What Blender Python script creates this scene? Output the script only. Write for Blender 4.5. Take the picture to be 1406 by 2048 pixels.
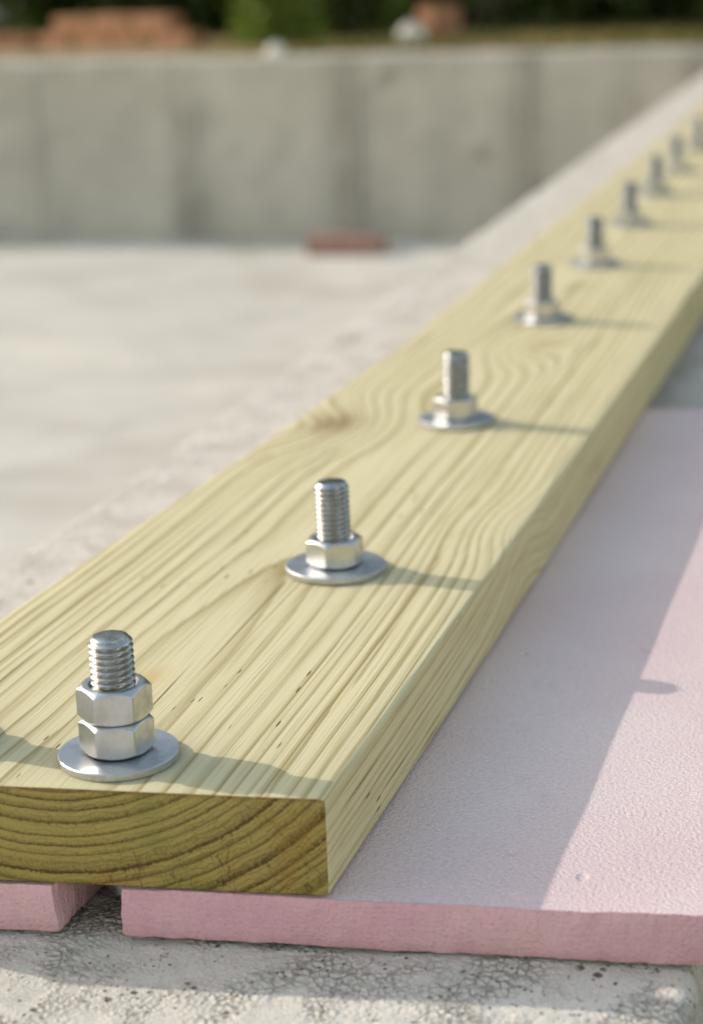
import bpy, math, random
from mathutils import Vector, Matrix, noise

R = math.radians
rng = random.Random(7)
scene = bpy.context.scene
for o in list(bpy.data.objects):
    bpy.data.objects.remove(o)
col = scene.collection

# ------------------------------------------------------------------ camera
CAM = Vector((0.17654, -0.57225, 0.32795))
pitch, yaw, roll = R(16.1416), R(15.9829), R(-2.1221)
fw = Vector((-math.sin(yaw) * math.cos(pitch), math.cos(yaw) * math.cos(pitch), -math.sin(pitch)))
rt0 = Vector((math.cos(yaw), math.sin(yaw), 0))
up0 = rt0.cross(fw)
rt = math.cos(roll) * rt0 + math.sin(roll) * up0
up = -math.sin(roll) * rt0 + math.cos(roll) * up0
cd = bpy.data.cameras.new('camera')
cam = bpy.data.objects.new('camera', cd)
col.objects.link(cam)
cam.matrix_world = Matrix(((rt.x, up.x, -fw.x, CAM.x), (rt.y, up.y, -fw.y, CAM.y),
                           (rt.z, up.z, -fw.z, CAM.z), (0, 0, 0, 1)))
cd.sensor_fit = 'VERTICAL'
cd.sensor_height = 36.0
cd.sensor_width = 36.0
cd.lens = 68.96
cd.clip_start = 0.01
cd.clip_end = 600
cd.dof.use_dof = True
cd.dof.focus_distance = 0.722
cd.dof.aperture_fstop = 7.8
cd.dof.aperture_blades = 0
scene.camera = cam

# ------------------------------------------------------------------ sky, sun, exposure
SUN = Vector((-1.93, 0.32, 1.0)).normalized()
sun_el = math.asin(SUN.z)
sun_az = math.atan2(SUN.x, SUN.y)
w = bpy.data.worlds.new('World')
scene.world = w
w.use_nodes = True
nt = w.node_tree
bg = nt.nodes['Background']
sky = nt.nodes.new('ShaderNodeTexSky')
sky.sky_type = 'NISHITA'
sky.sun_disc = False
sky.sun_elevation = sun_el
sky.sun_rotation = sun_az
sky.air_density = 2.0
sky.dust_density = 1.1
sky.ozone_density = 0.6
tint = nt.nodes.new('ShaderNodeMix')                       # even colour correction: the whole sky tinted a little warmer
tint.data_type = 'RGBA'
tint.blend_type = 'MULTIPLY'
tint.inputs[0].default_value = 1.0
tint.inputs[7].default_value = (1.11, 0.97, 0.90, 1)
nt.links.new(sky.outputs[0], tint.inputs[6])
nt.links.new(tint.outputs[2], bg.inputs[0])
bg.inputs[1].default_value = 0.15
sd = bpy.data.lights.new('sun', 'SUN')
sd.energy = 2.0
sd.angle = R(0.6)
sd.color = (1.0, 0.89, 0.76)
sun = bpy.data.objects.new('sun', sd)
col.objects.link(sun)
sun.rotation_euler = (-SUN).to_track_quat('-Z', 'Y').to_euler()
sun.location = SUN * 20
scene.view_settings.view_transform = 'Standard'
scene.view_settings.look = 'None'
scene.view_settings.exposure = 0.78
scene.view_settings.gamma = 1.0
scene.view_settings.use_curve_mapping = False
scene.cycles.max_bounces = 5
scene.cycles.diffuse_bounces = 3
scene.cycles.glossy_bounces = 3
scene.cycles.transmission_bounces = 2
scene.cycles.caustics_reflective = False
scene.cycles.caustics_refractive = False


# ------------------------------------------------------------------ node expression helper
class G:
    """Small arithmetic layer over shader nodes."""
    def __init__(s, name):
        s.mat = bpy.data.materials.new(name)
        s.mat.use_nodes = True
        s.nt = s.mat.node_tree
        s.b = s.nt.nodes['Principled BSDF']
        tc = s.nt.nodes.new('ShaderNodeTexCoord')
        s.obj = tc.outputs['Object']
        sp = s.nt.nodes.new('ShaderNodeSeparateXYZ')
        s.nt.links.new(s.obj, sp.inputs[0])
        s.x, s.y, s.z = (V(s, q) for q in sp.outputs)

    def put(s, sock, val):
        if isinstance(val, V):
            s.nt.links.new(val.s, sock)
        elif hasattr(val, 'is_linked'):
            s.nt.links.new(val, sock)
        else:
            sock.default_value = val

    def m(s, op, *a, clamp=False):
        n = s.nt.nodes.new('ShaderNodeMath')
        n.operation = op
        n.use_clamp = clamp
        for i, q in enumerate(a):
            s.put(n.inputs[i], q)
        return V(s, n.outputs[0])

    def vec(s, x, y, z):
        n = s.nt.nodes.new('ShaderNodeCombineXYZ')
        for i, q in enumerate((x, y, z)):
            s.put(n.inputs[i], q)
        return n.outputs[0]

    def noise(s, vec, scale=1.0, detail=2.0, rough=0.5, dist=0.0):
        n = s.nt.nodes.new('ShaderNodeTexNoise')
        s.put(n.inputs['Vector'], vec)
        n.inputs['Scale'].default_value = scale
        n.inputs['Detail'].default_value = detail
        n.inputs['Roughness'].default_value = rough
        n.inputs['Distortion'].default_value = dist
        return V(s, n.outputs[0])

    def vor(s, vec, scale=1.0, feature='F1', rnd=1.0, out='Distance'):
        n = s.nt.nodes.new('ShaderNodeTexVoronoi')
        n.feature = feature
        s.put(n.inputs['Vector'], vec)
        n.inputs['Scale'].default_value = scale
        n.inputs['Randomness'].default_value = rnd
        return V(s, n.outputs[out])

    def ss(s, v, a, b, lo=0.0, hi=1.0):
        n = s.nt.nodes.new('ShaderNodeMapRange')
        n.interpolation_type = 'SMOOTHSTEP'
        s.put(n.inputs[0], v)
        n.inputs[1].default_value = a
        n.inputs[2].default_value = b
        n.inputs[3].default_value = lo
        n.inputs[4].default_value = hi
        return V(s, n.outputs[0])

    def mix(s, f, a, b, mode='MIX'):
        n = s.nt.nodes.new('ShaderNodeMix')
        n.data_type = 'RGBA'
        n.blend_type = mode
        s.put(n.inputs[0], f)
        for sock, q in ((n.inputs[6], a), (n.inputs[7], b)):
            if isinstance(q, tuple):
                sock.default_value = (q[0], q[1], q[2], 1)
            else:
                s.put(sock, q)
        return V(s, n.outputs[2])

    def bump(s, h, dist, strength=1.0, normal=None):
        n = s.nt.nodes.new('ShaderNodeBump')
        s.put(n.inputs['Height'], h)
        n.inputs['Distance'].default_value = dist
        n.inputs['Strength'].default_value = strength
        if normal is not None:
            s.put(n.inputs['Normal'], normal)
        return V(s, n.outputs[0])

    def out(s, base=None, rough=None, normal=None, metal=None, spec=None, coat=None):
        for k, q in (('Base Color', base), ('Roughness', rough), ('Normal', normal),
                     ('Metallic', metal), ('Specular IOR Level', spec)):
            if q is None:
                continue
            if isinstance(q, tuple):
                q = (q[0], q[1], q[2], 1)
            s.put(s.b.inputs[k], q)
        return s.mat


class V:
    def __init__(s, g, sock):
        s.g, s.s = g, sock
    def __add__(s, o): return s.g.m('ADD', s, o)
    __radd__ = __add__
    def __sub__(s, o): return s.g.m('SUBTRACT', s, o)
    def __rsub__(s, o): return s.g.m('SUBTRACT', o, s)
    def __mul__(s, o): return s.g.m('MULTIPLY', s, o)
    __rmul__ = __mul__
    def __truediv__(s, o): return s.g.m('DIVIDE', s, o)
    def __neg__(s): return s.g.m('MULTIPLY', s, -1.0)


# ------------------------------------------------------------------ materials
def wood_material(name, end):
    g = G(name)
    x, y, z = g.x, g.y, g.z
    w1 = g.noise(g.vec(0.3, y, 0.7), 2.2, 1.0) - 0.5
    w2 = g.noise(g.vec(4.1, y, 2.7), 3.1, 1.0) - 0.5
    w3 = g.noise(g.vec(x * 9.0, y * 1.6, z * 9.0), 1.0, 1.0) - 0.5
    px = x + 0.094 + w1 * 0.016
    pz = z - 0.0802 - y * 0.006 + w2 * 0.008
    r = g.m('SQRT', px * px + pz * pz)
    # grain swelling round the knots
    K = None
    for (kx, ky, sx, sy, a) in ((-0.150, 0.500, 0.034, 0.060, 0.020), (-0.066, 0.735, 0.022, 0.050, 0.013),
                                (0.010, 0.318, 0.030, 0.045, 0.010), (-0.160, 1.16, 0.03, 0.06, 0.016),
                                (-0.03, 1.45, 0.03, 0.06, 0.016)):
        dx = (x - kx) / sx
        dy = (y - ky) / sy
        e = g.m('EXPONENT', -(dx * dx + dy * dy)) * a
        K = e if K is None else K + e
    rr = r + K + w3 * 0.004 + (g.noise(g.vec(x * 60.0, y * 2.2, z * 60.0), 1.0, 2.0) - 0.5) * 0.0013
    ph = rr * (1.0 / (0.0047 if end else 0.0041)) + (g.noise(g.vec(rr * 80.0, 0.0, 0.0), 1.0, 2.0) - 0.5) * 3.6
    fine = g.noise(g.vec(x * 950.0, y * 11.0, z * 950.0), 1.0, 2.0, 0.6)
    if end:
        fine = g.noise(g.vec(x * 1000.0, y * 1000.0, z * 1000.0), 1.0, 2.0, 0.7)
    ph = ph + (fine - 0.5) * (0.30 if not end else 0.45)
    f = g.m('FRACT', ph)
    late = (g.ss(f, 0.36, 0.78) * 0.50 + g.ss(f, 0.72, 0.88) * 0.50) * g.ss(f, 0.945, 0.995, 1.0, 0.0)
    ringv = g.noise(g.vec(g.m('FLOOR', ph) * 1.37, 0.5, 0.0), 1.0, 0.0)       # each ring its own weight
    late = late * g.ss(ringv, 0.30, 0.66, 0.60 if end else 0.50, 1.0)
    big = g.noise(g.vec(x * 14.0, y * 5.0, z * 20.0), 1.0, 3.0)
    if not end:
        c = g.mix(late, (0.600, 0.556, 0.362), (0.292, 0.238, 0.104))
        c = g.mix(g.ss(big, 0.40, 0.75) * 0.35, c, (0.55, 0.51, 0.32))
        c = g.mix(g.ss(fine, 0.50, 0.74) * 0.50, c, (0.35, 0.285, 0.13))
        c = g.mix(g.ss(fine, 0.48, 0.22) * 0.25, c, (0.70, 0.64, 0.47))
        streak = g.noise(g.vec(x * 210.0 + w3 * 3.0, y * 2.6, z * 210.0), 1.0, 2.0, 0.6)
        c = g.mix(g.ss(streak, 0.55, 0.75) * 0.26, c, (0.345, 0.275, 0.125))
        c = g.mix(g.ss(streak, 0.46, 0.30) * 0.25, c, (0.66, 0.60, 0.42))
        soil = g.noise(g.vec(x * 31.0, y * 19.0, z * 31.0), 1.0, 3.0, 0.65)
        c = g.mix(g.ss(soil, 0.60, 0.80) * 0.22, c, (0.34, 0.30, 0.20))
        # resin pits and short checks
        v = g.vor(g.vec(x * 260.0, y * 40.0, z * 260.0), 1.0)
        gate = g.noise(g.vec(x * 22.0, y * 7.0, z * 30.0), 1.0, 1.0)
        pit = g.ss(v, 0.16, 0.08) * g.ss(gate, 0.56, 0.64)
        c = g.mix(pit * 0.8, c, (0.12, 0.075, 0.025))
        v2 = g.noise(g.vec(x * 420.0 + w3 * 6.0, y * 3.5, z * 420.0), 1.0, 1.0)
        crack = g.ss(v2, 0.665, 0.71) * g.ss(gate, 0.40, 0.55)
        c = g.mix(crack * 0.75, c, (0.17, 0.11, 0.04))
        # knot hearts and one resin stain
        for (kx, ky, sx, sy, tone, amt) in ((-0.142, 0.512, 0.015, 0.026, (0.24, 0.15, 0.07), 0.75),
                                            (-0.074, 0.990, 0.008, 0.022, (0.27, 0.20, 0.08), 0.6),
                                            (-0.058, 0.752, 0.010, 0.02, (0.36, 0.27, 0.11), 0.5),
                                            (-0.100, 0.094, 0.006, 0.012, (0.50, 0.30, 0.10), 0.55)):
            dx = (x - kx) / sx
            dy = (y - ky) / sy
            e = g.m('EXPONENT', -(dx * dx + dy * dy + (g.noise(g.vec(x * 120.0, y * 60.0, 0.0), 1.0, 2.0) - 0.5) * 1.4), clamp=True)
            c = g.mix(e * amt, c, tone)
        h = fine - pit * 1.5
        nrm = g.bump(h, 0.00030, 0.8)
        return g.out(c, 0.75, nrm, spec=0.10)
    c = g.mix(late, (0.350, 0.285, 0.098), (0.085, 0.059, 0.018))
    f2 = g.m('FRACT', rr * (1.0 / 0.0019) + (g.noise(g.vec(x * 120.0, y * 30.0, z * 120.0), 1.0, 2.0) - 0.5) * 2.4)
    c = g.mix(g.ss(f2, 0.70, 0.90) * g.ss(f2, 1.0, 0.93) * g.ss(big, 0.35, 0.6) * 0.55, c, (0.085, 0.055, 0.017))
    hue = g.noise(g.vec(x * 26.0, y * 26.0, z * 34.0), 1.0, 2.0)
    c = g.mix(g.ss(hue, 0.54, 0.72) * 0.40, c, (0.27, 0.135, 0.030))
    c = g.mix(g.ss(hue, 0.45, 0.30) * 0.45, c, (0.155, 0.175, 0.045))
    c = g.mix(g.ss(fine, 0.5, 0.8) * 0.45, c, (0.075, 0.050, 0.014))
    c = g.mix(g.ss(fine, 0.46, 0.25) * 0.35, c, (0.36, 0.29, 0.105))
    ang = g.m('ARCTAN2', px, -pz)
    chk = g.noise(g.vec(ang * 13.0, rr * 26.0, 0.0), 1.0, 3.0, 0.7)
    c = g.mix(g.ss(g.m('ABSOLUTE', chk - 0.5), 0.012, 0.003) * g.ss(big, 0.48, 0.64) * 0.55, c, (0.045, 0.030, 0.010))
    edge = g.ss(z + (fine - 0.5) * 0.003, -0.0022, -0.0004)
    c = g.mix(edge * 0.6, c, (0.16, 0.085, 0.03))
    saw = g.noise(g.vec(x * 60.0 + z * 210.0, 0.0, z * 20.0), 1.0, 2.0)
    nrm = g.bump(fine * 1.0 + saw * 0.5, 0.0006, 0.9)
    return g.out(c, 0.78, nrm, spec=0.2)


def concrete_material(name, a, b, stain, pits=1.0, fine=True, wall=False):
    g = G(name)
    x, y, z = g.x, g.y, g.z
    P = g.obj
    n0 = g.noise(P, 1.3, 4.0, 0.6)
    n1 = g.noise(P, 9.0, 3.0, 0.6, 0.4)
    n2 = g.noise(P, 70.0, 3.0, 0.65)
    c = g.mix(g.ss(n1 * 0.55 + n0 * 0.45, 0.36, 0.66), a, b)
    c = g.mix(g.ss(n2, 0.52, 0.78) * 0.45, c, stain)
    if wall:
        # form-tie runs and damp bands down the face
        s = g.noise(g.vec(x * 2.6, y * 2.6, z * 0.35), 1.0, 3.0, 0.6)
        c = g.mix(g.ss(s, 0.52, 0.72) * 0.45, c, stain)
        tie = g.noise(g.vec(x * 7.0, 3.0, z * 9.0), 1.0, 2.0)
        c = g.mix(g.ss(tie, 0.62, 0.74) * 0.5, c, (0.20, 0.19, 0.165))
        d = g.m('ABSOLUTE', g.m('FRACT', (x + 0.126 + (n0 - 0.5) * 0.10) / 0.524) - 0.5)
        blot = g.noise(g.vec(x * 3.0, y, z * 4.0), 1.0, 3.0)
        c = g.mix(g.ss(d, 0.19, 0.0) * g.ss(blot, 0.36, 0.64) * 0.58, c, (0.16, 0.152, 0.135))
        return g.out(c, 0.9, g.bump(n2, 0.004, 0.6), spec=0.2)
    if not fine:
        sm = g.noise(g.vec(x * 2.0, y * 2.6, 0.0), 1.0, 5.0, 0.65, 0.6)
        c = g.mix(g.ss(sm, 0.44, 0.64) * 0.8, c, stain)
        c = g.mix(g.ss(sm, 0.42, 0.30) * 0.6, c, (0.66, 0.62, 0.55))
        return g.out(c, 0.9, g.bump(n2, 0.003, 0.5), spec=0.2)
    # near surface: sand grains, bug holes
    grain = g.noise(P, 900.0, 2.0, 0.7)
    v = g.vor(P, 430.0)
    zone = g.noise(P, 26.0, 2.0, 0.6)
    c = g.mix(g.ss(grain, 0.50, 0.75) * 0.50, c, (0.24, 0.235, 0.21))
    c = g.mix(g.ss(grain, 0.46, 0.25) * 0.35, c, (0.70, 0.685, 0.58))
    c = g.mix(g.ss(zone, 0.42, 0.62) * g.ss(v, 0.45, 0.15) * 0.35, c, (0.68, 0.66, 0.53))
    c = g.mix(g.ss(zone, 0.42, 0.62) * g.ss(v, 0.55, 0.85) * 0.30, c, (0.19, 0.185, 0.15))
    vp = g.vor(g.vec(x * 125.0, y * 125.0, z * 125.0), 1.0)
    vg = g.noise(P, 60.0, 1.0)
    pit = g.ss(vp + (grain - 0.5) * 0.25 + (zone - 0.5) * 0.5, 0.20, 0.10) * g.ss(vg, 0.53, 0.62) * pits
    vq = g.vor(g.vec(x * 310.0 + 3.3, y * 310.0, z * 310.0), 1.0)
    pit2 = g.ss(vq + (grain - 0.5) * 0.4, 0.22, 0.10) * g.ss(vg, 0.44, 0.60) * pits
    pp = g.m('MAXIMUM', pit, pit2)
    c = g.mix(pp * 0.85, c, (0.045, 0.04, 0.03))
    fl = g.vor(g.vec(x * 250.0 + (n2 - 0.5) * 2.5, y * 250.0 + (grain - 0.5) * 0.8, 0.0), 1.0, 'DISTANCE_TO_EDGE')
    flake = g.ss(fl, 0.09, 0.02) * g.ss(zone, 0.46, 0.62) * g.ss(y, 0.30, 0.03, 0.2, 1.0)
    c = g.mix(flake * 0.50, c, (0.17, 0.165, 0.14))
    dirt = g.ss(g.m('ABSOLUTE', x + 0.283 + (n1 - 0.5) * 0.03), 0.030, 0.004) * g.ss(g.noise(P, 11.0, 3.0, 0.6), 0.52, 0.70)
    c = g.mix(dirt * 0.32, c, (0.24, 0.23, 0.20))
    h = n2 * 1.2 + grain * 0.35 + g.ss(v, 0.75, 0.0) * g.ss(zone, 0.38, 0.62) * 0.75 - pp * 1.6 - flake * 0.6
    return g.out(c, 0.9, g.bump(h, 0.0014, 0.95), spec=0.25)


def foam_skin():
    g = G('foam_skin')
    P = g.obj
    a = g.noise(P, 640.0, 2.0, 0.6)
    v = g.vor(P, 700.0)
    b = g.noise(P, 7.0, 3.0)
    scr = g.noise(g.vec(g.x * 60.0 + g.y * 25.0, g.y * 320.0 - g.x * 90.0, 0.0), 1.0, 1.0)
    line = g.ss(g.m('ABSOLUTE', scr - 0.5), 0.010, 0.002) * g.ss(g.noise(P, 33.0, 1.0), 0.58, 0.68)
    c = g.mix(g.ss(b, 0.35, 0.65), (0.670, 0.530, 0.545), (0.715, 0.600, 0.605))
    c = g.mix(g.ss(a, 0.48, 0.72) * 0.38, c, (0.50, 0.37, 0.40))
    c = g.mix(g.ss(a, 0.46, 0.28) * 0.30, c, (0.82, 0.74, 0.74))
    c = g.mix(line * 0.35, c, (0.86, 0.78, 0.78))
    dent = g.ss(g.vor(g.vec(g.x * 36.0, g.y * 24.0, 0.0), 1.0), 0.10, 0.03)
    scuff = g.noise(g.vec(g.x * 40.0, g.y * 15.0, 0.0), 1.0, 4.0, 0.7)
    c = g.mix(g.ss(scuff, 0.58, 0.75) * 0.35, c, (0.52, 0.44, 0.44))
    nrm = g.bump(v * 0.35 + a * 0.9 - dent * 1.2, 0.0007, 0.75)
    return g.out(c, 0.42, nrm, spec=0.5)


def foam_cut():
    g = G('foam_cut')
    P = g.obj
    a = g.noise(P, 700.0, 3.0, 0.65)
    b = g.noise(P, 24.0, 4.0, 0.6)
    s = g.noise(g.vec(g.x * 90.0, g.y * 90.0, g.z * 900.0), 1.0, 2.0)
    c = g.mix(g.ss(b, 0.35, 0.65), (0.620, 0.375, 0.465), (0.680, 0.450, 0.525))
    c = g.mix(g.ss(a, 0.50, 0.78) * 0.4, c, (0.47, 0.26, 0.33))
    c = g.mix(g.ss(a, 0.45, 0.22) * 0.3, c, (0.78, 0.56, 0.58))
    drag = g.noise(g.vec(g.x * 420.0, g.y * 420.0, g.z * 45.0), 1.0, 2.0)
    nrm = g.bump(a + s * 0.4 + b * 0.6 + drag * 0.9, 0.0012, 0.9)
    return g.out(c, 0.75, nrm, spec=0.2)


def zinc(name, tone, rough, brushed=0.0):
    g = G(name)
    P = g.obj
    a = g.noise(P, 160.0, 4.0, 0.6)
    b = g.noise(P, 1400.0, 2.0)
    c = g.mix(g.ss(a, 0.35, 0.68), tone, tuple(q * 0.80 for q in tone))
    r = g.ss(a, 0.3, 0.7, rough - 0.06, rough + 0.10)
    scr = g.noise(g.vec(g.x * 2600.0, g.y * 130.0, g.z * 2600.0), 1.0, 2.0)
    nrm = g.bump(b * 0.25 + scr * brushed + a * 0.8, 0.00010, 0.4)
    return g.out(c, r, nrm, metal=1.0)


def soil_material():
    g = G('soil')
    P = g.obj
    a = g.noise(P, 1.1, 4.0)
    b = g.noise(P, 26.0, 5.0, 0.7)
    c = g.mix(g.ss(a, 0.40, 0.62), (0.380, 0.265, 0.125), (0.310, 0.240, 0.090))
    sand = g.ss(g.x + (a - 0.5) * 1.6, -1.9, -2.5) * g.ss(g.y, 7.2, 6.4)      # spilled sand at the left
    c = g.mix(sand * 0.85, c, (0.46, 0.385, 0.290))
    c = g.mix(g.ss(b, 0.48, 0.75) * 0.5, c, (0.15, 0.10, 0.045))
    return g.out(c, 0.95, g.bump(b, 0.03, 0.8), spec=0.1)


def plain(name, a, b, scale, rough=0.85, bumpd=0.004, detail=4.0):
    g = G(name)
    n = g.noise(g.obj, scale, detail, 0.6)
    c = g.mix(g.ss(n, 0.35, 0.65), a, b)
    return g.out(c, rough, g.bump(n, bumpd, 0.7), spec=0.25)


def leaf_material(name, a, b):
    g = G(name)
    n = g.nt.nodes.new('ShaderNodeNewGeometry')
    rnd = V(g, n.outputs['Random Per Island'])
    c = g.mix(rnd, a, b)
    g.out(c, 0.55, spec=0.3)
    tr = g.nt.nodes.new('ShaderNodeBsdfTranslucent')
    g.put(tr.inputs[0], g.mix(0.5, c, (a[0] * 1.2, a[1] * 1.5, a[2] * 0.6)))
    ms = g.nt.nodes.new('ShaderNodeMixShader')
    ms.inputs[0].default_value = 0.3
    g.nt.links.new(g.b.outputs[0], ms.inputs[1])
    g.nt.links.new(tr.outputs[0], ms.inputs[2])
    g.nt.links.new(ms.outputs[0], g.nt.nodes['Material Output'].inputs[0])
    return g.mat


M = dict(
    wood=wood_material('pine_face', False), wood_end=wood_material('pine_end_grain', True),
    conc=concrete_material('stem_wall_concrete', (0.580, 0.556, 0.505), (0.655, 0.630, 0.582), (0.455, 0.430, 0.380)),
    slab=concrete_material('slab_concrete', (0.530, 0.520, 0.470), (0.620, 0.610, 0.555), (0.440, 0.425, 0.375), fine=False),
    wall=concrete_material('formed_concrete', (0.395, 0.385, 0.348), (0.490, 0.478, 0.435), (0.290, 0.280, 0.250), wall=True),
    skin=foam_skin(), cut=foam_cut(),
    zinc=zinc('zinc_plate', (0.60, 0.63, 0.66), 0.34), rod=zinc('zinc_thread', (0.50, 0.52, 0.535), 0.26),
    washer=zinc('zinc_washer', (0.56, 0.60, 0.66), 0.42, 0.8),
    soil=soil_material(),
    brick=plain('fired_clay', (0.31, 0.160, 0.095), (0.38, 0.215, 0.135), 18.0),
    brick_dark=plain('dull_clay', (0.27, 0.160, 0.135), (0.34, 0.215, 0.18), 18.0),
    stone=plain('pale_stone', (0.62, 0.60, 0.55), (0.74, 0.73, 0.69), 30.0),
    stone_blue=plain('blue_grey_stone', (0.36, 0.39, 0.43), (0.46, 0.48, 0.52), 20.0),
    bark=plain('bark', (0.10, 0.085, 0.07), (0.17, 0.15, 0.125), 22.0, 0.9, 0.02),
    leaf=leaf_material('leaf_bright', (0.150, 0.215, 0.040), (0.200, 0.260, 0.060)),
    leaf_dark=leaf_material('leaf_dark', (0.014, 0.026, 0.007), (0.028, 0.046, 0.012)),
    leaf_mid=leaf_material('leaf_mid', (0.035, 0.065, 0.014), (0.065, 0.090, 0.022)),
    grass=leaf_material('grass_blade', (0.10, 0.12, 0.035), (0.16, 0.15, 0.06)),
)


# ------------------------------------------------------------------ object helpers
def mesh(name, verts, faces, mats, midx=None, smooth=None):
    me = bpy.data.meshes.new(name)
    me.from_pydata([tuple(v) for v in verts], [], faces)
    for m in (mats if isinstance(mats, (list, tuple)) else [mats]):
        me.materials.append(m)
    if midx is not None:
        me.polygons.foreach_set('material_index', midx)
    me.update()
    if smooth is not None:
        me.polygons.foreach_set('use_smooth', [True] * len(me.polygons))
        me.set_sharp_from_angle(angle=R(smooth))
    return me


def link(name, me, parent=None, loc=(0, 0, 0), rot=(0, 0, 0)):
    o = bpy.data.objects.new(name, me)
    col.objects.link(o)
    o.location = loc
    o.rotation_euler = rot
    if parent is not None:
        o.parent = parent
    return o


def tag(o, label=None, cat=None, group=None, kind=None):
    for k, q in (('label', label), ('category', cat), ('group', group), ('kind', kind)):
        if q:
            o[k] = q
    return o


def nz(x, y, z=0.0, s=1.0):
    return noise.noise(Vector((x * s, y * s, z * s)))


def sstep(a, b, t):
    t = min(1, max(0, (t - a) / (b - a)))
    return t * t * (3 - 2 * t)


# ------------------------------------------------------------------ the setting: ground and slab
WIN, WOUT = -0.303, 0.1225          # inner and outer face of the near stem wall
FAR_Y, FAR_T = 5.25, 0.24          # far stem wall
FLOOR = -0.555
SKEW = 0.097                       # the ends are cut a little out of square


def ground_h(x, y):
    far = sstep(3.5, 5.6, y)
    h = -0.17 + far * 0.14
    return h + 0.02 * nz(x, y, 0, 1.3) + 0.008 * nz(x, y, 3, 6.0)


def build_ground():
    def lines(a0, a1, step, far):
        L = []
        q = a0
        while q <= a1 + 1e-6:
            L.append(q); q += step
        s = step
        hi, lo = [], []
        e = a1
        while e < far:
            s *= 1.6; e += s; hi.append(e)
        s = step; e = a0
        while e > -far:
            s *= 1.6; e -= s; lo.append(e)
        return lo[::-1] + L + hi
    x0, x1, y0, y1 = -6.8, WOUT - 0.004, -3.2, FAR_Y + FAR_T - 0.01
    xs = lines(-9.0, 4.0, 0.2, 260)
    ys = lines(-4.0, 12.0, 0.2, 260)
    for L, vals in ((xs, (x0, x1)), (ys, (y0, y1))):
        for q in vals:
            i = min(range(len(L)), key=lambda k: abs(L[k] - q))
            L[i] = q
    vs, fs, idx = [], [], {}
    for j, yy in enumerate(ys):
        for i, xx in enumerate(xs):
            idx[i, j] = len(vs)
            vs.append((xx, yy, ground_h(xx, yy)))
    for j in range(len(ys) - 1):
        for i in range(len(xs) - 1):
            cx, cy = (xs[i] + xs[i + 1]) / 2, (ys[j] + ys[j + 1]) / 2
            if x0 < cx < x1 and y0 < cy < y1:
                continue
            fs.append((idx[i, j], idx[i + 1, j], idx[i + 1, j + 1], idx[i, j + 1]))
    tag(link('ground', mesh('ground', vs, fs, M['soil'], smooth=60)), kind='structure')


build_ground()


def grid(xs, ys, zf):
    vs = [(x, y, zf(x, y)) for y in ys for x in xs]
    n = len(xs)
    fs = [(j * n + i, j * n + i + 1, (j + 1) * n + i + 1, (j + 1) * n + i)
          for j in range(len(ys) - 1) for i in range(n - 1)]
    return vs, fs


def lin(a, b, n):
    return [a + (b - a) * i / (n - 1) for i in range(n)]


vs, fs = grid(lin(-6.7, -0.2, 70), lin(-3.1, FAR_Y + 0.1, 90),
              lambda x, y: FLOOR + 0.006 * nz(x, y, 0, 1.2) + 0.002 * nz(x, y, 5, 6))
tag(link('slab', mesh('slab', vs, fs, M['slab'], smooth=60)), kind='structure')


# ------------------------------------------------------------------ near stem wall, its top pitted and its inner arris chipped
def build_near_wall():
    xs = [WIN + (WOUT - WIN) * i / 330 for i in range(331)]
    ys = []
    y = -3.1
    while y < FAR_Y:
        ys.append(y)
        if -0.10 < y < 0.03:
            y += 0.0012
        else:
            d = min(abs(y + 0.10), abs(y - 0.03))
            y += min(0.05, 0.0012 + d * 0.25)
    ys.append(FAR_Y + 0.01)
    vs, fs = [], []
    n = len(xs)
    for yy in ys:
        near = -0.2 < yy < 0.4
        for i, xx in enumerate(xs):
            z = 0.0011 * nz(xx, yy, 0, 9) + 0.0007 * nz(xx, yy, 2, 34)
            if near:
                z += 0.00035 * nz(xx, yy, 4, 150) + 0.00022 * nz(xx, yy, 6, 420)
            under = -0.2 < xx < 0.13 and -0.012 < yy < 0.76
            z -= 0.0012
            di, do = xx - WIN, WOUT - xx
            r = 0.006 + 0.006 * max(0, nz(xx, yy, 9, 22))
            px = xx
            for d, sgn in ((di, 1), (do, -1)):
                if d < r:
                    k = 1 - d / r
                    z -= r * (1 - math.sqrt(max(0, 1 - k * k)))
            ch = (max(0, nz(0.3, yy, 1.7, 6.1) - 0.05) * 0.018 * (1 + nz(xx, yy, 3, 50)) + max(0, nz(0.7, yy, 7.7, 29)) * 0.010) * (1 if yy < 1.2 else 0.4)
            if di < ch:
                z -= (ch - di) * 0.85
            ch2 = max(0, nz(5.3, yy, 1.7, 17)) * 0.014
            if do < ch2:
                z -= (ch2 - do) * 0.9
            vs.append((px, yy, z))
    for j in range(len(ys) - 1):
        for i in range(n - 1):
            fs.append((j * n + i, j * n + i + 1, (j + 1) * n + i + 1, (j + 1) * n + i))
    # faces down both sides
    for side in (0, n - 1):
        base = len(vs)
        for j, yy in enumerate(ys):
            vs.append((xs[side], yy, -0.62))
        for j in range(len(ys) - 1):
            a, b = j * n + side, (j + 1) * n + side
            q = (a, b, base + j + 1, base + j)
            fs.append(q if side == 0 else q[::-1])
    o = link('foundation_wall', mesh('foundation_wall', vs, fs, M['conc'], smooth=50))
    tag(o, 'pale pitted concrete stem wall carrying the sill board and foam', 'wall')


build_near_wall()


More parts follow.
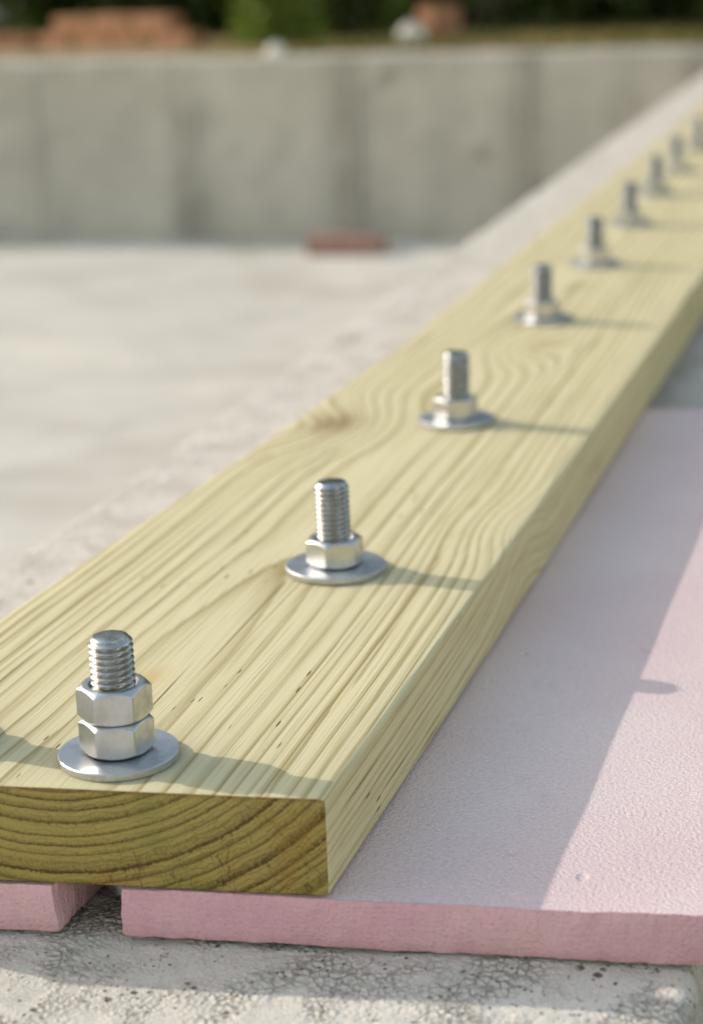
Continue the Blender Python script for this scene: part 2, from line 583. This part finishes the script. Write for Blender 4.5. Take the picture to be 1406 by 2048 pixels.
def box_mesh(name, x0, x1, y0, y1, z0, z1, mat, bev=0.006, rough=0.0, step=0.12):
    """Box with eased edges and a slightly uneven skin."""
    import bmesh
    bm = bmesh.new()
    bmesh.ops.create_cube(bm, size=1.0)
    for v in bm.verts:
        v.co = ((x0 + x1) / 2 + v.co.x * (x1 - x0), (y0 + y1) / 2 + v.co.y * (y1 - y0), (z0 + z1) / 2 + v.co.z * (z1 - z0))
    bmesh.ops.bevel(bm, geom=bm.edges[:], offset=bev, segments=2, profile=0.6, affect='EDGES')
    if rough:
        longe = [e for e in bm.edges if e.calc_length() > step * 2]
        bmesh.ops.subdivide_edges(bm, edges=longe, cuts=int(max(e.calc_length() for e in longe) / step), use_grid_fill=True)
        for v in bm.verts:
            v.co += Vector((nz(v.co.x, v.co.y, v.co.z, 5), nz(v.co.x, v.co.y, v.co.z + 9, 5), nz(v.co.x, v.co.y, v.co.z + 4, 5))) * rough
    me = bpy.data.meshes.new(name)
    bm.to_mesh(me)
    bm.free()
    me.materials.append(mat)
    me.polygons.foreach_set('use_smooth', [True] * len(me.polygons))
    me.set_sharp_from_angle(angle=R(40))
    return me


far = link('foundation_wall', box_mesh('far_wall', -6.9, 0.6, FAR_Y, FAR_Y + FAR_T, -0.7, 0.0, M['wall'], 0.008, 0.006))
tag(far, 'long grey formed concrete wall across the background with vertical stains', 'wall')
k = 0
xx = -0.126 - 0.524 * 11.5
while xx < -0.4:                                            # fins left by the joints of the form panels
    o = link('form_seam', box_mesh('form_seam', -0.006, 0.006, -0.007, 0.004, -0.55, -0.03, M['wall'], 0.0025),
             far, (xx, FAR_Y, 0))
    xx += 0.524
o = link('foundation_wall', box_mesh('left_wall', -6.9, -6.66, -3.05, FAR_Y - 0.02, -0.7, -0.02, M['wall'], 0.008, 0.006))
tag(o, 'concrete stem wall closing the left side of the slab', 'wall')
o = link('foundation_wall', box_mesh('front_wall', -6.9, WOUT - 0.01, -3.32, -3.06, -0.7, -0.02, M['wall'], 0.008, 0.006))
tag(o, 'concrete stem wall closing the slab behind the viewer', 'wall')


# ------------------------------------------------------------------ foam strips under the board
FT = 0.019


def foam_strip(name, xl, xr, y1, fr, taper=0.0):
    """Sheet with ragged cut sides; skin on top, cut foam on the sides."""
    nx = max(8, int((xr - xl) / 0.0022))
    ys = []
    t = 0.0
    while t < 1.0:
        ys.append(t)
        t += 0.0018 if t < 0.03 else (0.006 if t < 0.2 else 0.03)
    ys.append(1.0)
    zs = [0.0, 0.0015, 0.005, 0.009, 0.013, 0.0165, 0.0184, 0.019]
    inset = [0.0012, 0.0004, 0, 0, 0, 0.0001, 0.0004, 0.0013]
    vs, fs, mi = [], [], []

    def pt(u, t, z, ins, topz):
        xx = xl + (xr + taper * min(1.0, t * 2.2) - xl) * u
        yf = SKEW * xx + fr
        yb = y1 + SKEW * xx
        yy = yf + (yb - yf) * t
        jx = 0.0010 * nz(0, yy, z, 160) + 0.0014 * nz(3, yy, z, 35) + 0.0006 * nz(1, yy, z, 520)
        jy = 0.0007 * nz(xx, 2, z, 170) + 0.0014 * nz(xx, 5, z, 24) + 0.0004 * nz(xx, 8, z, 500)
        if u == 0: xx += ins + jx
        if u == 1: xx -= ins + jx
        if t == 0: yy += ins + jy
        if t == 1: yy -= ins + jy
        return (xx, yy, z + (0.0004 * nz(xx, yy, 1, 20) if topz else 0) )
    us = [i / nx for i in range(nx + 1)]
    nt_, nu = len(ys), len(us)
    # top
    top = {}
    for j, t in enumerate(ys):
        for i, u in enumerate(us):
            top[i, j] = len(vs); vs.append(pt(u, t, FT, inset[-1], True))
    for j in range(nt_ - 1):
        for i in range(nu - 1):
            fs.append((top[i, j], top[i + 1, j], top[i + 1, j + 1], top[i, j + 1])); mi.append(0)
    ring = [(i, 0) for i in range(nu)] + [(nu - 1, j) for j in range(1, nt_)] + \
           [(i, nt_ - 1) for i in range(nu - 2, -1, -1)] + [(0, j) for j in range(nt_ - 2, 0, -1)]
    prev = [top[q] for q in ring]
    for kz in range(len(zs) - 2, -1, -1):
        cur = []
        for (i, j) in ring:
            cur.append(len(vs)); vs.append(pt(us[i], ys[j], zs[kz] + 0.0008, inset[kz], False))
        for a in range(len(ring)):
            b = (a + 1) % len(ring)
            fs.append((prev[b], prev[a], cur[a], cur[b])); mi.append(1)
        prev = cur
    fs.append(tuple(prev[::-1])); mi.append(1)
    return mesh(name, vs, fs, [M['skin'], M['cut']], mi, smooth=35)


tag(link('foam_sheet', foam_strip('foam_sheet', -0.0735, 0.1245, 0.722, 0.0)),
    'wide pink foam sheet sticking out to the right of the board', 'foam sheet')
tag(link('foam_sheet', foam_strip('foam_strip', -0.200, -0.0960, 0.722, -0.0005, 0.0195)),  # taper is an added shape, narrowing the gap so daylight does not leak through
    'pink foam strip under the left half of the board, across the dark gap', 'foam sheet')

far_strip = foam_strip('foam_far', -0.128, -0.012, 3.42, 0.0)
tag(link('foam_sheet', far_strip, None, (0, 0.752, 0)),
    'pink foam strip tucked wholly under the far stretch of the board', 'foam sheet')

# ------------------------------------------------------------------ the sill board
BT = 0.0360
BOARD_TOP = 0.0200 + BT
LEFT = [(-0.05, -0.193), (0.15, -0.190), (0.25, -0.1845), (0.31, -0.181), (0.40, -0.1745), (0.47, -0.1705), (0.735, -0.1595),
        (1.19, -0.1565), (1.65, -0.1515), (2.4, -0.148), (9, -0.148)]


def right_x(y):
    t = min(max(y, 0), 2.26)
    return 0.02582 * t - 0.005716 * t * t


def left_x(y):
    for (a, xa), (b, xb) in zip(LEFT, LEFT[1:]):
        if a <= y <= b:
            s = (y - a) / (b - a)
            return xa + (xb - xa) * s
    return LEFT[-1][1]


def build_board():
    # rounded-rectangle section, parameter (u across 0..1 left to right, z 0 at the top)
    rad, sec = 0.0022, []
    def arc(cx, cz, a0, a1, r):
        for i in range(5):
            a = R(a0 + (a1 - a0) * i / 4)
            sec.append((cx, cz, r * math.cos(a), r * math.sin(a)))
    for i in range(1, 24): pass
    arc(1, 0, 90, 0, rad)              # right top
    for i in range(1, 6): sec.append((1, 0, 0, -rad - (BT - 2 * rad) * i / 6 + rad))
    arc(1, 1, 0, -90, rad)
    for i in range(1, 12): sec.append((1 - i / 12, 1, 0, -rad))
    arc(0, 1, -90, -180, rad)
    for i in range(1, 6): sec.append((0, 1, 0, (BT - 2 * rad) * i / 6 - 0))
    arc(0, 0, 180, 90, rad)
    for i in range(1, 16): sec.append((i / 16, 0, 0, rad))
    n = len(sec)
    ys = [0.0, 0.0003, 0.0010]
    y = 0.004
    while y < 4.2:
        ys.append(y); y += 0.006 if y < 0.4 else 0.03
    vs, fs, mi = [], [], []
    for j, y0 in enumerate(ys):
        shrink = (0.0009, 0.0003, 0.0)[j] if j < 3 else 0.0
        for (u, zz, ox, oz) in sec:
            xl, xr = left_x(y0) + rad, right_x(y0) - rad
            x = xl + (xr - xl) * u
            z = (-rad if zz == 0 else -BT + rad)
            if ox == 0 and abs(oz) <= BT and u in (0, 1) and abs(oz) > rad + 1e-9:
                # straight run of a side
                x += rad if u == 1 else -rad
                z = (-rad + oz + rad * 0) if u == 1 else (-BT + rad + oz)
            else:
                x += ox
                z += oz
            # small shrink at the sawn end
            if shrink:
                x += shrink * (-1 if u > 0.5 else 1) * (1 if u in (0, 1) else 0)
                z += shrink * (-1 if zz == 0 else 1) * (1 if abs(oz) >= rad * 0.9 and abs(oz) <= rad * 1.01 else 0.7)
            wv = 0.00035 * nz(x, y0, z, 14) + (0.00016 * nz(x * 12, y0, z * 12, 26))
            if zz == 0: z += wv
            else: x += wv if u == 1 else 0
            vs.append((x, y0 + SKEW * x * max(0, 1 - y0 / 0.5) + (0.0002 * nz(x, z, 3, 300) if j == 0 else 0), z))
    for j in range(len(ys) - 1):
        for i in range(n):
            b = (i + 1) % n
            fs.append((j * n + b, j * n + i, (j + 1) * n + i, (j + 1) * n + b)); mi.append(1 if j == 0 else 0)
    fs.append(tuple(range(n))); mi.append(1)
    fs.append(tuple(range((len(ys) - 1) * n, len(ys) * n))[::-1]); mi.append(1)
    me = mesh('sill_board', vs, fs, [M['wood'], M['wood_end']], mi, smooth=45)
    o = link('sill_board', me, None, (0, 0, BOARD_TOP))
    tag(o, 'thick yellowish treated pine board bolted down along the wall', 'board')


build_board()


# ------------------------------------------------------------------ anchor bolts
def lathe(prof, n=64, mat=None, name='part', smooth=35, close=False):
    vs, fs = [], []
    for (r, z) in prof:
        for i in range(n):
            a = 2 * math.pi * i / n
            vs.append((r * math.cos(a), r * math.sin(a), z))
    L = len(prof)
    for j in range(L if close else L - 1):
        j2 = (j + 1) % L
        for i in range(n):
            b = (i + 1) % n
            fs.append((j * n + i, j * n + b, j2 * n + b, j2 * n + i))
    return mesh(name, vs, fs, mat, smooth=smooth)


def rod_mesh(h, pitch=0.0023, rad=0.0079, n=56, per=9):
    """Threaded rod from below the nut to its chamfered top, the thread a true helix."""
    z0, depth = -0.050, 0.0015
    zs = [z0, 0.0]
    z = 0.0025
    while z < h - 1e-6:
        zs.append(z); z += pitch / per
    zs.append(h)
    vs, fs = [], []
    for z in zs:
        for i in range(n):
            a = 2 * math.pi * i / n
            r = rad - 0.0006
            if z > 0.002:
                f = (z / pitch - i / n) % 1.0
                t = abs(2 * f - 1)
                t = min(1, max(0, (t - 0.06) / 0.80))
                r = rad - depth * (1 - t)
                ch = rad - max(0, z - (h - 0.0017)) * 0.95
                r = min(r, ch)
            vs.append((r * math.cos(a), r * math.sin(a), z))
    L = len(zs)
    for j in range(L - 1):
        for i in range(n):
            b = (i + 1) % n
            fs.append((j * n + i, j * n + b, (j + 1) * n + b, (j + 1) * n + i))
    # end face: a low rim and a slightly dished centre
    last = (L - 1) * n
    for (r, dz) in ((0.0052, 0.0001), (0.0025, 0.0001)):
        base = len(vs)
        for i in range(n):
            a = 2 * math.pi * i / n
            vs.append((r * math.cos(a), r * math.sin(a), h + dz + 0.00015 * math.sin(a * 2)))
        for i in range(n):
            b = (i + 1) % n
            fs.append((last + i, last + b, base + b, base + i))
        last = base
    fs.append(tuple(last + i for i in range(n)))
    return mesh('threaded_rod', vs, fs, M['rod'], smooth=50)


NUT_H = 0.0124


def nut_mesh(af=0.0232, h=NUT_H, n=144):
    vs, fs = [], []
    ri, a2 = 0.0081, af / 2
    def hexr(a):
        m = (a + math.pi / 6) % (math.pi / 3) - math.pi / 6
        return a2 / math.cos(m)
    def soft(a):
        return min(hexr(a), a2 * 1.140)
    rows = []
    t30 = math.tan(R(30))
    rc = a2 * 0.955
    rows.append(lambda a: (ri - 0.0004, h - 0.0020))
    rows.append(lambda a: (ri + 0.0007, h - 0.0001))
    rows.append(lambda a: (rc - 0.0004, h))
    rows.append(lambda a: (rc, h - 0.0001))
    rows.append(lambda a: (soft(a) - 0.00018, h - (soft(a) - rc) * t30 * 1.25))
    rows.append(lambda a: (soft(a), h - (soft(a) - rc) * t30 * 1.25 - 0.0003))
    rows.append(lambda a: (soft(a), (soft(a) - rc) * t30 * 1.25 + 0.0003))
    rows.append(lambda a: (soft(a) - 0.00018, (soft(a) - rc) * t30 * 1.25))
    rows.append(lambda a: (rc, 0.0001))
    rows.append(lambda a: (ri + 0.0007, 0.0001))
    rows.append(lambda a: (ri - 0.0004, 0.0020))
    for f in rows:
        for i in range(n):
            a = 2 * math.pi * (i + 0.5) / n
            r, z = f(a - math.pi / 6)
            vs.append((r * math.cos(a), r * math.sin(a), z))
    for j in range(len(rows)):
        j2 = (j + 1) % len(rows)
        for i in range(n):
            b = (i + 1) % n
            fs.append((j2 * n + i, j2 * n + b, j * n + b, j * n + i))
    return mesh('nut', vs, fs, M['zinc'], smooth=28)      # a corner of the hexagon lies on +x


WT = 0.0030
washer_me = lathe([(0.0086, 0.0002), (0.0217, 0.0001), (0.0220, 0.0004), (0.0220, 0.0013), (0.0220, 0.0027), (0.0217, WT),
                   (0.0205, WT + 0.00002), (0.0090, WT), (0.0086, WT - 0.0004)][::-1], 96, M['washer'], 'washer', 40, True)
# profile runs inwards to outwards; flip so that normals face out
washer_me.flip_normals()
nut_me = nut_mesh()
rods = {}

# x, y, height above the board, nuts, corner angle to the viewer, washer scale, label
BOLTS = [
    (-0.0814, 0.0195, 0.0452, 2, -34, 0.970, 'zinc anchor bolt with two stacked nuts nearest the sawn end of the board'),
    (-0.0643, 0.2390, 0.0414, 1, -18, 1.040, 'second anchor bolt from the sawn end, single nut with sharp threads above'),
    (-0.0711, 0.5223, 0.0418, 1, -22, 1.020, 'third anchor bolt from the sawn end, slightly blurred, beside the knot'),
    (-0.0765, 0.8402, 0.0410, 1, -20, 1.010, 'fourth anchor bolt from the sawn end, blurred with a wide pale washer'),
    (-0.0767, 1.0950, 0.0405, 1, -12, 1.0, 'fifth anchor bolt from the sawn end of the board'),
    (-0.0793, 1.3372, 0.0410, 1, 9, 1.0, 'sixth anchor bolt from the sawn end of the board, very blurred'),
    (-0.0831, 1.5662, 0.0412, 1, 20, 1.0, 'seventh anchor bolt from the sawn end of the board, third from the farthest'),
    (-0.0852, 1.7855, 0.0408, 1, -5, 1.0, 'eighth anchor bolt from the sawn end, last but one in view'),
    (-0.0823, 2.0175, 0.0410, 1, 14, 1.0, 'farthest anchor bolt in view, cut by the right edge of the photo'),
    (-0.1560, 0.0225, 0.0395, 1, 11, 1.0, 'anchor bolt by the left edge, out of view, its shadow beside the two-nut bolt'),
]
for i, (bx, by, h, nuts, phi, ws, label) in enumerate(BOLTS):
    root = link('anchor_bolt', None, None, (bx, by, BOARD_TOP + 0.0002))
    lean = random.Random(i + 40)
    root.empty_display_size = 0.02
    tag(root, label, 'anchor bolt', 'anchor bolts along the board')
    if h not in rods:
        rods[h] = rod_mesh(h)
    az = math.atan2(CAM.y - by, CAM.x - bx)
    link('threaded_rod', rods[h], root, (0, 0, 0), (R(lean.uniform(-1.3, 1.3)) if i else 0, R(lean.uniform(-1.3, 1.3)) if i else 0, 1.3 * i))
    ws_o = link('washer', washer_me, root, (0.0003, -0.0002, 0), (R(0.6), 0, 2.1 * i))
    ws_o.scale = (ws, ws, 1)
    for q in range(nuts):
        link('nut', nut_me, root, (0, 0, WT + 0.0003 + q * (NUT_H + 0.0001)), (0, 0, az + R(phi + (2 if q else 0))))


# ------------------------------------------------------------------ background: bricks, stones
def brick(name, loc, rz, mat, label, group=None, size=(0.21, 0.1, 0.062), rx=0.0):
    me = box_mesh('brick', -size[0] / 2, size[0] / 2, -size[1] / 2, size[1] / 2, 0, size[2], mat, 0.004)
    for v in me.vertices:
        v.co += Vector((nz(*(v.co + Vector(loc)), 30), nz(v.co.x, v.co.y + 4, v.co.z, 30), 0)) * 0.003
    o = link(name, me, None, loc, (rx, 0, rz))
    tag(o, label, 'brick', group)
    return o


def gz(x, y):
    return ground_h(x, y) - 0.004


def along(t, off=0.0):
    a, b = Vector((-3.20, 6.95)), Vector((-2.40, 6.66))
    d = (b - a).normalized()
    p = a + (b - a) * t + Vector((-d.y, d.x)) * off
    return p, math.atan2(d.y, d.x)


grp = 'bricks heaped in a low row behind the far wall'
for c in range(2):
    for q in range(4 - c):
        p, rz = along((q + 0.5 + 0.5 * c) / 4 * 0.96)
        brick('brick', (p.x, p.y, gz(p.x, p.y) + 0.063 * c), rz + rng.uniform(-0.06, 0.06), M['brick'],
              'orange clay brick %s in the %s course of the heap' % (
                  ('leftmost', 'second from left', 'third from left', 'rightmost')[q if (c == 0 or q < 2) else 3], ('lower', 'upper')[c]), grp, size=(0.195, 0.1, 0.060))
p, rz = along(-0.16, -0.06)
brick('brick', (p.x, p.y, gz(p.x, p.y)), rz + 0.3, M['brick'], 'single orange brick left of the low brick row')
brick('brick', (-1.565, 6.98, gz(-1.565, 6.98)), 0.9, M['brick'], 'reddish brick standing behind the white stone', size=(0.14, 0.1, 0.125))
brick('brick', (-1.41, 5.02, FLOOR - 0.002), 0.03, M['brick_dark'], 'dull red brick lying at the foot of the far wall', size=(0.225, 0.1, 0.055))


def stone(name, loc, r, mat, label, seed, flat=0.75):
    import bmesh
    bm = bmesh.new()
    bmesh.ops.create_icosphere(bm, subdivisions=3, radius=1.0)
    for v in bm.verts:
        d = 1 + 0.22 * noise.noise(v.co * 1.3 + Vector((seed, 0, 0))) + 0.06 * noise.noise(v.co * 4 + Vector((seed, 3, 0)))
        v.co *= d * r
        v.co.z = max(v.co.z * flat, -r * 0.45)
    me = bpy.data.meshes.new('stone')
    bm.to_mesh(me); bm.free()
    me.materials.append(mat)
    me.polygons.foreach_set('use_smooth', [True] * len(me.polygons))
    o = link(name, me, None, (loc[0], loc[1], loc[2] + r * 0.42))
    tag(o, label, 'stone')


stone('stone', (-1.60, 6.66, gz(-1.60, 6.66)), 0.055, M['stone'], 'bright white stone in front of the reddish brick', 1.0, 0.95)
stone('stone', (-1.725, 5.40, 0.0), 0.030, M['stone'], 'small pale stone on top of the far wall below the green shrub', 5.0, 0.95)
stone('stone', (-3.86, 7.98, gz(-3.86, 7.98)), 0.11, M['stone_blue'], 'blue grey stone at the upper left corner', 9.0, 0.8)


# ------------------------------------------------------------------ vegetation
def leaf_quads(centers, size, r):
    vs, fs = [], []
    for c in centers:
        d = Vector((r.gauss(0, 1), r.gauss(0, 1), r.gauss(0, 0.6))).normalized()
        n = Vector((r.gauss(0, 1), r.gauss(0, 1), r.gauss(0.6, 1))).normalized()
        s = d.cross(n)
        if s.length < 0.1:
            continue
        s.normalize()
        L = size * r.uniform(0.7, 1.3)
        W = L * 0.30
        up_ = s.cross(d) * (L * 0.12)
        b = len(vs)
        vs += [c - d * L * 0.5, c - s * W + up_, c + d * L * 0.5, c + s * W + up_]
        fs.append((b, b + 1, b + 2, b + 3))
    return vs, fs


def tube(pts, n=8):
    vs, fs = [], []
    for k, (p, r) in enumerate(pts):
        q = pts[min(k + 1, len(pts) - 1)][0] - pts[max(k - 1, 0)][0]
        q = Vector(q).normalized()
        a = q.orthogonal().normalized()
        b = q.cross(a)
        for i in range(n):
            t = 2 * math.pi * i / n
            vs.append(Vector(p) + a * (r * math.cos(t)) + b * (r * math.sin(t)))
    for k in range(len(pts) - 1):
        for i in range(n):
            j = (i + 1) % n
            fs.append((k * n + i, k * n + j, (k + 1) * n + j, (k + 1) * n + i))
    return vs, fs


def plant(name, cat, loc, rad, height, count, size, mat, label, seed, trunk=0.0, base=0.0, group=None):
    """Trunk or stems with limbs, and a crown of leaves set in clumps round the limb ends."""
    r = random.Random(seed)
    root = link(name, None, None, loc)
    root.empty_display_size = 0.1
    tag(root, label, cat, group)
    vs, fs = [], []
    def add(pp, n=7):
        v, f = tube(pp, n)
        b = len(vs)
        vs.extend(v); fs.extend(tuple(q + b for q in ff) for ff in f)
    tips = []
    if trunk:
        add([(Vector((0, 0, -0.1)), trunk * 1.35), (Vector((0.01, 0, 0.15)), trunk), (Vector((0.04, 0.02, height * 0.4)), trunk * 0.75),
             (Vector((0.0, 0.05, height * 0.9)), trunk * 0.22)], 12)
    nl = 26 if trunk else 14
    for i in range(nl):
        z0 = (base + (height - base) * r.uniform(0.05, 0.8)) if trunk else 0.0
        a = r.uniform(0, 6.283)
        rr = rad * r.uniform(0.45, 1.0)
        z1 = min(height, z0 + (height - base) * r.uniform(0.0, 0.3)) if trunk else height * r.uniform(0.45, 1.0)
        e = Vector((math.cos(a) * rr, math.sin(a) * rr, z1))
        m_ = Vector((e.x * 0.45, e.y * 0.45, (z0 * 0.4 + z1 * 0.6)))
        t0 = (trunk * 0.3) if trunk else 0.006
        add([(Vector((0, 0, z0)), t0), (m_, t0 * 0.6), (e, t0 * 0.2)], 5)
        for q in (0.5, 0.75, 1.0):
            tips.append(Vector((e.x * q, e.y * q, z0 + (z1 - z0) * min(1, q * 1.15))))
        if not trunk:                                   # leaves down to the ground
            for q in (0.7, 0.95):
                tips.append(Vector((e.x * q, e.y * q, height * r.uniform(0.04, 0.3))))
    link('trunk' if trunk else 'stem', mesh('trunk', vs, fs, M['bark'], smooth=60), root)
    cs = []
    cl = rad * 0.26
    for i in range(count):
        t = r.choice(tips)
        c = t + Vector((r.gauss(0, cl), r.gauss(0, cl), r.gauss(0, cl * 0.8)))
        c.z = max(c.z, 0.02)
        cs.append(c)
    v, f = leaf_quads(cs, size, r)
    link('crown', mesh('crown', v, f, mat), root)
    return root


plant('shrub', 'shrub', (-2.17, 6.78, gz(-2.17, 6.78)), 0.17, 0.30, 1500, 0.045, M['leaf'],
      'bright green leafy shrub beside the right end of the brick row', 3)
plant('shrub', 'shrub', (-1.97, 7.20, gz(-1.97, 7.2)), 0.16, 0.26, 1100, 0.045, M['leaf_mid'],
      'darker green shrub just right of the bright one', 4)
plant('shrub', 'shrub', (-1.90, 7.35, gz(-1.90, 7.35)), 0.13, 0.14, 700, 0.045, M['leaf'],
      'low yellow green shrub left of the white stone', 5)
tree_spots = [(-1.50, 7.70, 1.5, 5.2, 0.095, 'tree with a grey trunk standing right of the reddish brick'),
              (-4.10, 9.95, 1.7, 5.6, 0.085, 'tree with a thin dark trunk behind the brick row'),
              (0.20, 9.2, 1.7, 5.5, 0.10, 'dark tree at the upper right corner behind the wall end'),
              (-6.6, 9.6, 1.8, 5.8, 0.11, 'dark tree beyond the upper left corner'),
              (2.6, 10.2, 1.9, 5.4, 0.12, 'dark tree beyond the upper right corner')]
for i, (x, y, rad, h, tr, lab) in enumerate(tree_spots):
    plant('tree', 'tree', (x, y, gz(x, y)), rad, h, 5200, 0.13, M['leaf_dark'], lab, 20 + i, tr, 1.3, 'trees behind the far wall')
bushes = [(-5.6, 9.0), (-4.75, 8.7), (-3.85, 8.35), (-3.15, 8.05), (-2.5, 8.15), (-1.85, 8.2), (-1.05, 8.05), (-0.40, 7.95), (0.35, 7.95), (1.3, 8.3)]
where = ['at the far left end of the hedge', 'behind the blue grey stone', 'behind the left end of the brick row', 'behind the brick row',
         'behind the bright green shrub', 'behind the low yellow green shrub', 'just right of the grey tree trunk',
         'left of the upper right corner', 'at the upper right corner', 'at the far right end of the hedge']
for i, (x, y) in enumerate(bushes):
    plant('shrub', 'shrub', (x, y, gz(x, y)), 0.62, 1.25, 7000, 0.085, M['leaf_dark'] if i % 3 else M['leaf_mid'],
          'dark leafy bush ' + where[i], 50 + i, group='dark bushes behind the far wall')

# a far wood closing the view behind the trees, one mass
r = random.Random(5)
cs = []
for i in range(14000):
    a = r.uniform(-0.2, math.pi + 0.2)
    d = r.uniform(14, 17)
    cs.append(Vector((-1.5 + math.cos(a) * d * 1.3, 1.0 + math.sin(a) * d, max(0.05, r.random() ** 1.3 * (3.6 + 1.2 * math.sin(a * 9) + 0.8 * math.sin(a * 23))))))
v, f = leaf_quads(cs, 0.55, r)
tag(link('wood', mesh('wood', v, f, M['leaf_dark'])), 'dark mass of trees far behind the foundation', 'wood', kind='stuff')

# dry grass on the bank behind the far wall and along the outer foot of the near wall
def grass(name, spots, hgt, label, seed):
    r = random.Random(seed)
    vs, fs = [], []
    for (x, y) in spots:
        z = ground_h(x, y)
        a = r.uniform(0, 6.283)
        h = hgt * r.uniform(0.4, 1.2)
        w_ = 0.0016 + h * 0.012
        lean = Vector((math.cos(a), math.sin(a), 0)) * h * r.uniform(0.1, 0.7)
        s = Vector((-math.sin(a), math.cos(a), 0)) * w_
        p = Vector((x, y, z - 0.01))
        b = len(vs)
        vs += [p - s, p + s, p + lean * 0.35 + Vector((0, 0, h * 0.6)) + s * 0.7, p + lean * 0.35 + Vector((0, 0, h * 0.6)) - s * 0.7,
               p + lean + Vector((0, 0, h))]
        fs += [(b, b + 1, b + 2, b + 3), (b + 3, b + 2, b + 4)]
    tag(link(name, mesh(name, vs, fs, M['grass'])), label, 'grass', kind='stuff')


r = random.Random(11)
grass('dry_grass', [(r.uniform(-1.9, 0.6) if r.random() < 0.75 else r.uniform(-6, 0.6), 5.52 + abs(r.gauss(0, 0.9))) for _ in range(5200)], 0.055,
      'dry ochre grass on the bank behind the far wall', 12)
grass('grass', [(WOUT + 0.005 + abs(r.gauss(0, 0.10)), r.uniform(-0.35, 1.6)) for _ in range(5200)], 0.14,
      'green grass at the outer foot of the stem wall', 13)
